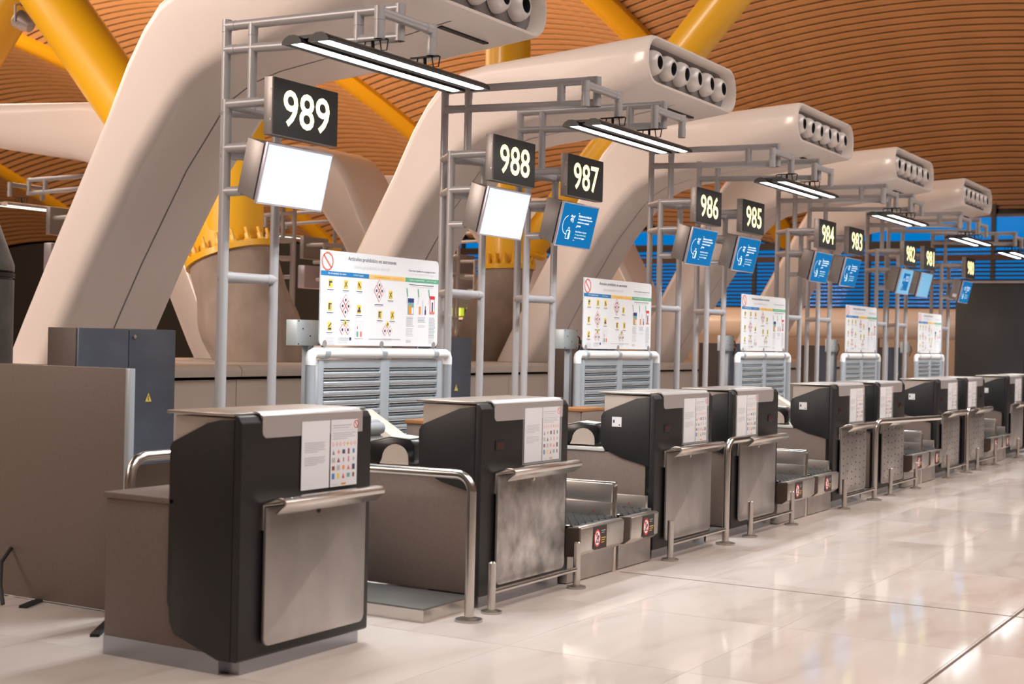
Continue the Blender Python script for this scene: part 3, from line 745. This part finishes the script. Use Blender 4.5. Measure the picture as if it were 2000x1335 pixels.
# ------------------------------------------------------------------ monitors
def plane_icon(g, cx, cz, s, y, t):
    pts = [(0, 1), (.14, .72), (.14, .28), (.95, -.18), (.95, -.38), (.14, -.12), (.12, -.62), (.34, -.82), (.34, -.98), (0, -.88),
           (-.34, -.98), (-.34, -.82), (-.12, -.62), (-.14, -.12), (-.95, -.38), (-.95, -.18), (-.14, .28), (-.14, .72)]
    a = -.95; q = [(cx+s*(x*math.cos(a)-z*math.sin(a)), cz+s*(x*math.sin(a)+z*math.cos(a))) for x, z in pts]
    for i in range(len(q)): g.bar(*q[i], *q[(i+1) % len(q)], t, y)
def info_mesh():
    g = G(); y = 0
    plane_icon(g, .225, .225, .036, y, .0042)
    pts = [(.165+.085*math.cos(a)*1.0, .165+.075*math.sin(a)) for a in [math.pi/2+.25+k*(math.pi*.95)/16 for k in range(17)]]
    for p, q in zip(pts, pts[1:]): g.bar(*p, *q, .0042, y)
    g.ring(.190, .236, .004, .004, y, n=10)
    # bag and suitcase outline
    for a in ((.165, .055, .165, .120), (.165, .055, .225, .055), (.225, .055, .225, .120), (.165, .120, .225, .120), (.180, .120, .188, .145), (.188, .145, .202, .145), (.202, .145, .210, .120)): g.bar(*a, .0042, y)
    for z in (.268, .155, .048): g.quadx(.30, .325, z, z+.003, y)
    return mesh('pictogram', g, 'screen_ink', flat=True)
INFO = info_mesh()
ES = ['Embarca con tu bolsa de', 'las tiendas del aeropuerto', 'además de tu equipaje', 'de mano']
EN = ['Board with your bag from', 'our airport stores along', 'with your hand luggage']
def make_monitor(n_, L_):
    what = {989: 'large blank white monitor below sign 989, leftmost of the row', 988: 'smaller blank white monitor below sign 988, second from the left', 981: 'pale blue blank monitor below sign 981', 982: 'monitor with pale border and blue notice below sign 982'}.get(n_, 'blue airport notice monitor below sign %d, %s' % (n_, NO[n_]))
    r = thing('monitor', what, 'monitor', (L_, 5.405, 2.527), 'monitors below the number signs')
    r.rotation_euler.x = math.radians(13.5)
    # local: screen faces -Y, hangs from z=0 downwards
    ob('casing', G().prism([(.035, -.012), (.165, .0), (.165, -.325), (.035, -.345)], .006, .599, 'x'), 'housing', r, bev=.004)
    ob('gasket', G().box(.012, .593, .018, .036, -.345, -.012), 'dark', r)
    bz = ob('bezel', G().box(0, .605, 0, .02, -.36, 0), 'bezel', r, bev=.003)
    m_ = {989: 'screen_white', 988: 'screen_white', 981: 'screen_pale', 982: 'screen_pale'}.get(n_, 'screen_blue')
    s_ = ob('screen', G().box(.011, .594, -.0015, .002, -.349, -.011), m_, r)
    if m_ == 'screen_blue':
        o = ob('pictogram', INFO, None, s_, loc=(-.03, -.003, -.345)); o.scale = (1, 1, 1)
        for k, t in enumerate(ES): text(t, .012*len(t)*.78, .018, .285, -.095-.027*k, -.003, 'screen_ink', s_, bold=.02, align='l')
        for k, t in enumerate(EN): text(t, .0105*len(t)*.74, .016, .285, -.225-.025*k, -.003, 'screen_ink' if k != 1 else 'screen_lime', s_, align='l')
        ob('case_icon', G().quadx(.173, .200, -.284, -.24, -.003).quadx(.18, .193, -.24, -.225, -.003), 'screen_lime', s_)
    if n_ == 982:
        ob('notice', G().quadx(.16, .47, -.30, -.06, -.003), 'screen_blue', s_)
        o = ob('pictogram', INFO, None, s_, loc=(.06, -.0035, -.32)); o.scale = (.75, 1, .75)
        for k, t in enumerate(ES): text(t, .16, .012, .29, -.10-.02*k, -.004, 'screen_ink', s_, bold=.02, align='l')
    if n_ == 980: ob('label_tag', G().box(.0, .006, .06, .12, -.29, -.24), 'white', r)
    return r
for n_, L_ in SIGN.items(): make_monitor(n_, L_)

# ------------------------------------------------------------------ hanging twin lamps
def make_lamp(x0, label, L_=1.57, power=24, kx=(.32, 1.2), light=True, glow='tube', tone='lampblack'):
    r = thing('twin_strip_lamp', label, 'lamp', (x0, 4.69, 2.945), 'twin strip lamps over the desks')
    prof = [(-.066, -.016), (-.062, .0), (-.045, .018), (-.018, .030), (.018, .030), (.045, .018), (.062, .0), (.066, -.016), (.060, -.016), (.05, -.002), (.0, .012), (-.05, -.002), (-.060, -.016)]
    for y in (.088, -.088):
        h = ob('reflector', G().prism([(a+y, b) for a, b in prof], 0, L_, 'x'), tone, r)
        for x in (0, L_-.012): ob('end_cap', G().prism([(a+y, b) for a, b in prof[:8]], x-.002, x+.014, 'x'), tone, h)
        ob('tube', G().prism([(y-.033, -.010), (y-.026, -.003), (y+.026, -.003), (y+.033, -.010), (y+.018, -.014), (y-.018, -.014)], .02, L_-.02, 'x'), glow, r)
        if light:
            l = area('lamp_light', (x0+L_/2, 4.69+y, 2.945-.035), (x0+L_/2, 4.69+y, 0), L_-.06, .07, power, (.90, .96, 1), math.radians(128))
            l.rotation_euler = (0, 0, 0)
    ob('bridge', G().box(.05, L_-.05, -.022, .022, .0, .012), tone, r)
    for x in (.03, L_-.04): ob('cross_plate', G().box(x, x+.05, -.07, .07, .012, .03), tone, r)
    for x in kx:
        g = G().box(x-.012, x+.012, -.095, .095, .102, .110)
        for y in (-.078, .078):
            g.tube([(x-.0, y-.028, .104), (x, y-.018, .045), (x, y+.018, .045), (x, y+.028, .104)], .0045, 6)
        ob('hook', g, 'lampblack', r)
        ob('cable', G().tube([(x, 0, .11), (x+.004, 0, .07), (x+.03, .02, .05), (x+.12, .05, .04)], .010, 8), 'lampblack', r)
    return r
cz = lambda n_: SIGN[n_]+FO+.215
make_lamp(5.74, 'twin strip lamp hanging above sign 989', kx=(cz(989)-.255-5.74, cz(989)+.255-5.74))
for a, b, q in ((988, 987, 'second'), (986, 985, 'third'), (984, 983, 'fourth'), (982, 981, 'fifth')):
    mid = (cz(a)+cz(b))/2; x0 = mid-.785
    make_lamp(x0, 'twin strip lamp between the frames of signs %d and %d, %s from the left' % (a, b, q), kx=(cz(a)+.255-x0, cz(b)-.255-x0))
make_lamp(cz(980)-.785, 'farthest twin strip lamp above sign 980', kx=(.53, 1.04))

# ------------------------------------------------------------------ notice boards on shutter frames
PB = ['board', 'salmon', 'bluebar', 'amber', 'green', 'icon_yellow', 'ink', 'greyink', 'red', 'white', 'navy', 'orange', 'teal', 'lightink', 'red']
def board_print():
    r = random.Random(5); g = G(); y = -.0012
    # 1.37 x 0.62, origin bottom left
    g.ring(.065, .548, .062, .011, y*2, 1, 36); g.bar(.022, .590, .108, .506, .011, y*2, 1)
    g.quadx(.0, .52, .455, .485, y, 2); g.quadx(.52, .95, .455, .485, y, 3); g.quadx(.95, 1.37, .455, .485, y, 4)
    def icon(cx, cz, k):
        g.quadx(cx-.022, cx+.022, cz-.028, cz+.028, y, 5); q = y*2
        if k == 0: g.quadx(cx-.016, cx+.016, cz+.004, cz+.016, q, 6); g.quadx(cx-.014, cx-.004, cz-.018, cz+.006, q, 6)
        elif k == 1: g.bar(cx-.014, cz-.02, cx+.012, cz+.02, .006, q, 6); g.bar(cx-.012, cz+.016, cx+.014, cz-.016, .005, q, 6)
        elif k == 2: g.bar(cx-.012, cz+.018, cx+.012, cz-.018, .008, q, 6); g.bar(cx-.012, cz-.018, cx-.012, cz+.018, .004, q, 6)
        elif k == 3: g.quadx(cx-.016, cx-.004, cz-.02, cz+.018, q, 6); g.quadx(cx+.002, cx+.006, cz-.02, cz+.018, q, 6); g.quadx(cx-.016, cx+.016, cz+.014, cz+.02, q, 6)
        elif k == 4: g.quadx(cx-.018, cx+.018, cz-.020, cz-.006, q, 6); g.quadx(cx-.006, cx+.010, cz-.006, cz+.014, q, 6)
        else: g.bar(cx-.012, cz-.004, cx+.014, cz+.02, .008, q, 6); g.quadx(cx-.016, cx+.016, cz-.022, cz-.010, q, 6)
        for j in range(2): g.quadx(cx-.034+.006*j, cx+.034-.006*j, cz-.044-.009*j, cz-.040-.009*j, y, 6 if j == 0 else 13)
    for i, cx in enumerate((.10, .265, .415)): icon(cx, .405, i)
    icon(.10, .255, 3); icon(.415, .245, 4); icon(.10, .09+.035, 5)
    icon(.775, .355, 1); icon(.655, .215, 3); icon(.80, .215, 1)
    def diamond(cx, cz, s, out=8):
        g.polyx([(cx, cz-s*1.25), (cx+s, cz), (cx, cz+s*1.25), (cx-s, cz)], y, out); t = s*.88
        g.polyx([(cx, cz-t*1.25), (cx+t, cz), (cx, cz+t*1.25), (cx-t, cz)], y*1.6, 9)
        g.quadx(cx-s*.28, cx+s*.28, cz-s*.3, cz+s*.25, y*2.2, 6)
    for (cx, cz) in ((.265, .262), (.64, .378)):
        for dx, dz in ((0, .04), (.032, 0), (-.032, 0), (0, -.04)): diamond(cx+dx, cz+dz, .031)
        for j in range(2): g.quadx(cx-.05, cx+.05, cz-.098-.01*j, cz-.093-.01*j, y, 6 if j == 0 else 13)
    for (cx, cz) in ((.265, .105), (.745, .105)):
        diamond(cx-.03, cz, .03); diamond(cx+.03, cz, .03)
        g.polyx([(cx, cz+.02), (cx+.02, cz+.045), (cx, cz+.07), (cx-.02, cz+.045)], y*2.5, 5); g.quadx(cx-.006, cx+.006, cz+.036, cz+.054, y*3, 6)
        for j in range(2): g.quadx(cx-.05, cx+.05, cz-.058-.01*j, cz-.054-.01*j, y, 7 if j == 0 else 13)
    # small inset picture
    g.quadx(.375, .465, .045, .165, y, 13); g.quadx(.378, .462, .048, .162, y*1.5, 9)
    for a, b, c, d, m_ in ((.39, .41, .06, .095, 12), (.43, .45, .06, .095, 1), (.395, .405, .11, .13, 1), (.43, .436, .11, .14, 13)): g.quadx(a, b, c, d, y*2, m_)
    # liquids column
    for cx in (.97, 1.11, 1.245): g.bar(cx, .41, cx+.012, .35, .012, y, 4); g.bar(cx+.012, .35, cx, .30, .010, y, 13)
    g.quadx(.985, 1.06, .225, .34, y, 12); g.quadx(.985, 1.06, .31, .34, y*1.5, 10); g.quadx(.995, 1.025, .225, .29, y*1.5, 11); g.quadx(1.03, 1.055, .23, .275, y*1.5, 9)
    g.quadx(1.125, 1.148, .228, .285, y, 11); g.quadx(1.163, 1.18, .228, .33, y, 13); g.quadx(1.198, 1.215, .228, .262, y, 10); g.quadx(1.202, 1.211, .262, .29, y, 6)
    g.quadx(1.262, 1.325, .235, .365, y, 8); g.quadx(1.268, 1.319, .245, .34, y*1.5, 9); g.quadx(1.285, 1.302, .25, .32, y*2, 6); g.quadx(1.266, 1.322, .235, .25, y*1.8, 1)
    for x0, x1, z0, n_, m_ in ((.97, 1.065, .205, 7, 7), (.97, 1.065, .125, 6, 13), (1.115, 1.21, .205, 4, 7), (1.115, 1.21, .15, 2, 13), (1.255, 1.34, .205, 14, 7), (1.255, 1.34, .065, 5, 13),
                                (.055, .165, .045, 5, 13), (.19, .30, .05, 4, 13), (1.0, 1.32, .435, 1, 6), (1.03, 1.30, .422, 1, 13), (.97, 1.04, .04, 2, 7), (.53, .91, .045, 1, 7)):
        for j in range(n_): g.quadx(x0, x1-(r.random()*.02), z0-.0105*j, z0-.0105*j+.0042, y, m_)
    g.quadx(.315, .335, .035, .055, y, 10)
    return mesh('board_print', g, PB, flat=True)
BPR = board_print()
def make_board(x0, label):
    r = thing('notice_board', label, 'board', (x0, 5.655, 1.361), 'prohibited items notice boards'); r.scale = (.979, 1, .979)
    out = rrect(0, 1.37, 0, .62, .035, (1, 1, 1, 0))
    p = ob('panel', G().prism(out, 0, .010, 'y'), 'board', r)
    ob('board_print', BPR, None, p)
    text('Artículos prohibidos en aeronaves', .55, .035, .56, .575, -.0014, 'ink', p)
    text('Items prohibited in aircraft', .40, .033, .56, .525, -.0014, 'lightink', p)
    text('En el equipaje de mano', .19, .016, .17, .470, -.0030, 'white', p, bold=.02)
    text('In hand luggage', .11, .014, .40, .470, -.0030, 'white', p)
    text('En el equipaje facturado', .18, .016, .67, .470, -.0030, 'gold', p, bold=.02)
    text('In checked luggage', .12, .014, .86, .470, -.0030, 'gold', p)
    text('Cómo llevar líquidos en su equipaje de mano', .34, .018, 1.155, .535, -.0014, 'ink', p)
    text('How to carry liquids in your hand luggage', .30, .016, 1.165, .512, -.0014, 'lightink', p)
    text('Líquidos en equipaje de mano', .19, .015, 1.09, .470, -.0030, 'white', p, bold=.02)
    text('Liquids in hand luggage', .13, .014, 1.275, .470, -.0030, 'white', p)
    for x in (.05, .68, 1.32):
        ob('clip', G().cyl((x, -.004, .012), (x, .014, .012), .022, n=16), 'alu', r)
    return r
def make_shutter(x0, label):
    r = thing('rolling_shutter', label, 'shutter', (x0-.073, 5.665, 0), 'grey rolling shutters under the notice boards')
    r.scale = (.979, 1, .999); W_ = 1.60; R_ = .033; zt = 1.312
    ob('post', G().cyl((0, 0, 0), (0, 0, 1.25), R_, n=18), 'shutter_frame', r); ob('post', G().cyl((W_, 0, 0), (W_, 0, 1.25), R_, n=18), 'shutter_frame', r)
    top = ob('top_tube', G().tube([(0, 0, 1.235), (0, 0, 1.28), (.012, 0, 1.302), (.035, 0, zt), (.3, 0, zt), (W_-.035, 0, zt), (W_-.012, 0, 1.302), (W_, 0, 1.28), (W_, 0, 1.235)], R_*1.04, 18), 'white', r)
    for x in (.13, .76, 1.40): ob('collar', G().cyl((x-.02, 0, zt), (x+.035, 0, zt), R_*1.16, n=18), 'shutter_frame', top)
    ob('jamb', G().box(.075, .125, -.01, .05, 0, 1.27), 'shutter_frame', r, bev=.003); ob('jamb', G().box(1.455, 1.51, -.01, .05, 0, 1.27), 'shutter_frame', r, bev=.003)
    ob('mullion', G().box(.755, .855, -.012, .05, 0, 1.27), 'shutter_frame', r, bev=.003)
    ob('headbox', G().box(.125, 1.455, -.005, .06, 1.215, 1.27), 'shutter_frame', r, bev=.003)
    ob('backing', G().box(.125, 1.455, .045, .055, 0, 1.215), 'shutter_frame', r)
    pr = [(a, b*.87) for a, b in [(.010, .0), (-.010, .004), (-.018, .016), (-.019, .030), (-.014, .040), (.010, .047), (.008, .050), (-.008, .056), (-.010, .064), (.010, .069), (.018, .069), (.018, .0)]]
    s1 = mesh('shutter_slat', G().prism(pr, .127, .753, 'x'), 'shutter'); s2 = mesh('shutter_slat', G().prism(pr, .857, 1.453, 'x'), 'shutter')
    for k in range(14):
        z = 1.152-.0612*k
        ob('shutter_slat', s1, None, r, loc=(0, .006, z)); ob('shutter_slat', s2, None, r, loc=(0, .006, z))
    return r
def make_box(x0, label):
    r = thing('control_box', label, 'control box', (x0, 5.835, 1.355), 'grey control boxes beside the boards'); r.scale = (1, 1, .83)
    ob('body', G().box(0, .245, 0, .09, 0, .20), 'elec', r, bev=.003)
    ob('label', G().quadx(.085, .135, .135, .185, -.001), 'greyink', r)
    for x, z in ((.06, .13), (.135, .075), (.015, .012), (.015, .19), (.225, .012), (.225, .19)): ob('screw', G().cyl((x, -.002, z), (x, .002, z), .006, n=8), 'dark', r)
    ob('cable', G().tube([(.245, .03, .15), (.275, .0, .12), (.28, -.01, .05), (.262, .0, .0), (.27, .02, -.06)], .006, 6), 'dark', r)
    ob('red_wire', G().tube([(.245, .02, .05), (.275, -.015, .045), (.29, -.01, .02)], .005, 6), 'orange', r)
    ob('mount', G().box(.14, .185, .02, .07, -1.632, .0), 'shutter_frame', r)
BX = [7.13, 10.70, 14.31, 17.92, 21.44]
for k, x in enumerate(BX):
    nth = ['nearest', 'second nearest', 'third', 'fourth', 'farthest'][k]
    make_board(x, 'white prohibited items notice board, %s of five' % nth)
    make_shutter(x, 'grey slatted rolling shutter under the %s white notice board' % nth)
    make_box(x-.005, 'small grey control box left of the %s white notice board' % nth)

# ------------------------------------------------------------------ cabinets behind
def cabinet(x0, label, wd=.81, dp=.26):
    r = thing('steel_cabinet', label, 'cabinet', (x0, 6.5, 0), 'steel cabinets behind the desks')
    ob('body', G().box(0, wd, .02, dp, 0, 1.437), 'cabinet_side', r, bev=.003)
    for a, b in ((.004, wd/2-.003), (wd/2+.003, wd-.003)): 
        d = ob('door', G().box(a, b, 0, .02, .04, 1.435), 'cabinet_front', r, bev=.002)
    ob('lock', G().cyl((wd/2+.04, -.012, 1.39), (wd/2+.04, 0, 1.39), .012, n=12), 'chrome', d)
    g = G().polyx([(wd*.68, .985), (wd*.68+.055, .985), (wd*.68+.0275, 1.04)], -.0012, 0).bar(wd*.68+.031, 1.025, wd*.68+.024, 1.008, .006, -.002, 1).bar(wd*.68+.024, 1.009, wd*.68+.030, .992, .006, -.002, 1)
    ob('warning_triangle', g, ['icon_yellow', 'ink'], d, flat=True)
cabinet(5.92, 'dark blue-grey steel cabinet at left with brown side and warning triangle')
cabinet(9.46, 'dark steel cabinet behind the post right of the nearest shutter')
cabinet(12.2, 'steel cabinet with brown side left of the second control box')
cabinet(15.76, 'steel cabinet with brown side left of the third notice board')
cabinet(19.4, 'steel cabinet with brown side left of the fourth notice board')
cabinet(22.85, 'dark steel cabinet right of the fourth notice board')
# brown screen at the left with feet
r = thing('partition_screen', 'large brown partition screen standing at the left edge', 'screen', (5.14, 5.27, 0))
ob('panel', G().box(0, .035, .03, 1.9, .01, 1.235), 'laminate', r, bev=.003)
ob('edge_strip', G().box(-.002, .037, 0, .03, .01, 1.235), 'shutter_frame', r, bev=.003)
for (ax_, ay_), (bx_, by_) in (((-.002, .05), (-.44, -.26)), ((-.002, .62), (-.17, .545))):
    d = Vector((bx_-ax_, by_-ay_)).normalized(); q = Vector((-d.y, d.x))*.022
    ob('foot', G().prism([(ax_+q.x, ay_+q.y), (bx_+q.x, by_+q.y), (bx_-q.x, by_-q.y), (ax_-q.x, ay_-q.y)], 0, .014, 'z'), 'dark', r)
ob('strut', G().tube([(-.20, .66, .012), (-.17, .72, .10), (-.10, .80, .2), (-.005, .84, .26)], .011, 8), 'dark', r)

# ------------------------------------------------------------------ small things on the counters
def printer(x, y, label):
    r = thing('boarding_pass_printer', label, 'printer', (x, y, .717), 'printers on the counters')
    ob('body', G().prism([(0, .018), (0, .15), (.03, .185), (.16, .195), (.30, .155), (.30, .018)], .0, .19, 'x'), 'black_gloss', r, bev=.01)
    arch = [(.015, .012)]+[(.10+.085*math.cos(a), .05+.10*math.sin(a)) for a in [math.pi-k*math.pi/10 for k in range(11)]]+[(.20, .012)]
    for xx in (-.004, .186): ob('cheek', G().prism([(p[0]+.02, p[1]) for p in arch], xx, xx+.008, 'x'), 'beige', r)
    ob('lid', G().prism([(.03, .186), (.16, .197), (.30, .157), (.30, .163), (.16, .203), (.03, .192)], .004, .186, 'x'), 'worktop', r)
    ob('ticket_slot', G().prism([(.20, .192), (.29, .166), (.29, .168), (.20, .194)], .03, .16, 'x'), 'dark', r)
    for yy in (.03, .24): ob('rubber_foot', G().box(.0, .19, yy, yy+.05, 0, .018), 'dark', r)
    r.rotation_euler.z = math.radians(8); r.scale = (.95, .95, .80)
printer(6.39, 4.40, 'black boarding pass printer with cream side cheeks on the second desk counter')
printer(8.535, 4.37, 'black printer peeking out left of the third desk block')
printer(12.23, 4.37, 'black printer peeking out left of the fifth desk block')
r = thing('office_chair', 'grey ribbed office chair back behind the nearest desk', 'chair', (6.69, 5.02, 0), rotz=math.pi)
ob('backrest', G().box(-.22, .22, -.03, .03, .52, .93), 'fabric', r, bev=.025, seg=3)
for k in range(5): ob('cushion_rib', G().cyl((-.2, .03, .56+.08*k), (.2, .03, .56+.08*k), .035, n=14), 'fabric', r)
ob('seat', G().box(-.23, .23, -.45, -.02, .42, .49), 'fabric', r, bev=.025, seg=3)
ob('column', G().cyl((0, -.23, .08), (0, -.23, .42), .025), 'dark', r)
for k in range(5):
    a = k*2*math.pi/5; ob('base_arm', G().tube([(0, -.23, .09), (.27*math.cos(a), -.23+.27*math.sin(a), .05)], .018, 8), 'dark', r)
r = thing('desk_mouse', 'white rounded device on the third desk counter edge', 'device', (8.60, 4.78, .715))
ob('shell', G().lathe([(0, .045), (.025, .042), (.045, .028), (.052, .008), (.05, 0), (0, 0)], (0, 0, 0), (0, 0, 1), 18), 'white', r)
ob('cable', G().tube([(.05, 0, .006), (.1, .03, .005), (.14, .01, .005)], .004, 6), 'white', r)
for k, (x, y, lab) in enumerate(((7.66, 5.14, 'wooden drawer unit glimpsed behind the second desk'), (10.05, 5.32, 'wooden drawer unit glimpsed behind the third desk'), (13.62, 5.32, 'wooden drawer unit glimpsed behind the fifth desk'))):
    r = thing('drawer_unit', lab, 'drawers', (x, y, 0), 'wooden drawer units behind the desks')
    ob('body', G().box(0, .42, 0, .2, 0, .86), 'laminate', r, bev=.004); ob('top', G().box(-.01, .43, -.015, .21, .86, .885), 'wood_cup', r, bev=.003)
    for j in range(3): ob('drawer', G().box(.01, .41, -.012, 0, .08+.27*j, .33+.27*j), 'laminate', r, bev=.003)

# ------------------------------------------------------------------ the opposite row seen through the gaps
for k, (x, lab) in enumerate(((12.4, 'cream tube frame of the opposite row seen left of the steel pillar'), (16.0, 'cream tube frame of the opposite row behind the concrete foot'), (17.2, 'cream tube frame of the opposite row left of the nearest notice board'),
                            (20.3, 'cream tube frame of the opposite row seen behind sign 988 post'), (21.4, 'cream tube frame of the opposite row right of sign 988 post'))):
    f = copy_tree(fr0); f.location = (x, 2*YM-5.775, 0); f.rotation_euler.z = math.pi; f['label'] = lab; f['group'] = 'cream tube frames of the opposite row'
    for c_ in f.children:
        pass
    r = thing('monitor', 'back of monitor on the opposite frame, %s' % lab.split('row ')[1], 'monitor', (x, 2*YM-5.30, 2.13), 'monitors of the opposite row')
    ob('casing', G().box(-.52, .08, -.16, -.03, 0, .34), 'bezel', r, bev=.01); ob('screen', G().box(-.5, .06, -.03, -.02, .02, .32), 'dark', r)
    s_ = thing('number_sign', 'back of number sign on the opposite frame, %s' % lab.split('row ')[1], 'sign', (x, 2*YM-5.36, 2.57), 'signs of the opposite row')
    ob('housing', G().box(-.52, .08, -.07, 0, 0, .335), 'housing', s_, bev=.004); ob('face', G().box(-.51, .07, 0, .004, .01, .32), 'sign_face', s_)
def far_lamp(x0, label):
    r = make_lamp(x0, label, light=False, glow='tube_green', tone='pipe_far'); r.location.y = 2*YM-4.69; r['group'] = 'strip lamps of the opposite row'
far_lamp(11.75, 'strip lamp of the opposite row glowing left of the nearest duct leg')
far_lamp(15.9, 'strip lamp of the opposite row glowing behind the blank monitor of 989')
far_lamp(20.2, 'strip lamp of the opposite row glowing below the blank monitor of 988')
# shop shelves far behind, glowing blocks stand in for the shop lights
r = thing('shop_shelf', 'dark shop shelf with glowing yellow-green shop lights far behind', 'shelf', (33.0, 21.0, 0))
ob('carcass', G().box(0, .5, -3, 3, 0, 3.2), 'facade', r)
for z in (1.35, 1.95, 2.6): ob('board', G().box(-.25, 0, -3, 3, z, z+.06), 'pipe_far', r)
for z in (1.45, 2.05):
    for k in range(9): ob('shop_glow', G().box(-.2, -.02, -2.6+.55*k, -2.25+.55*k, z, z+.22), 'shop', r)
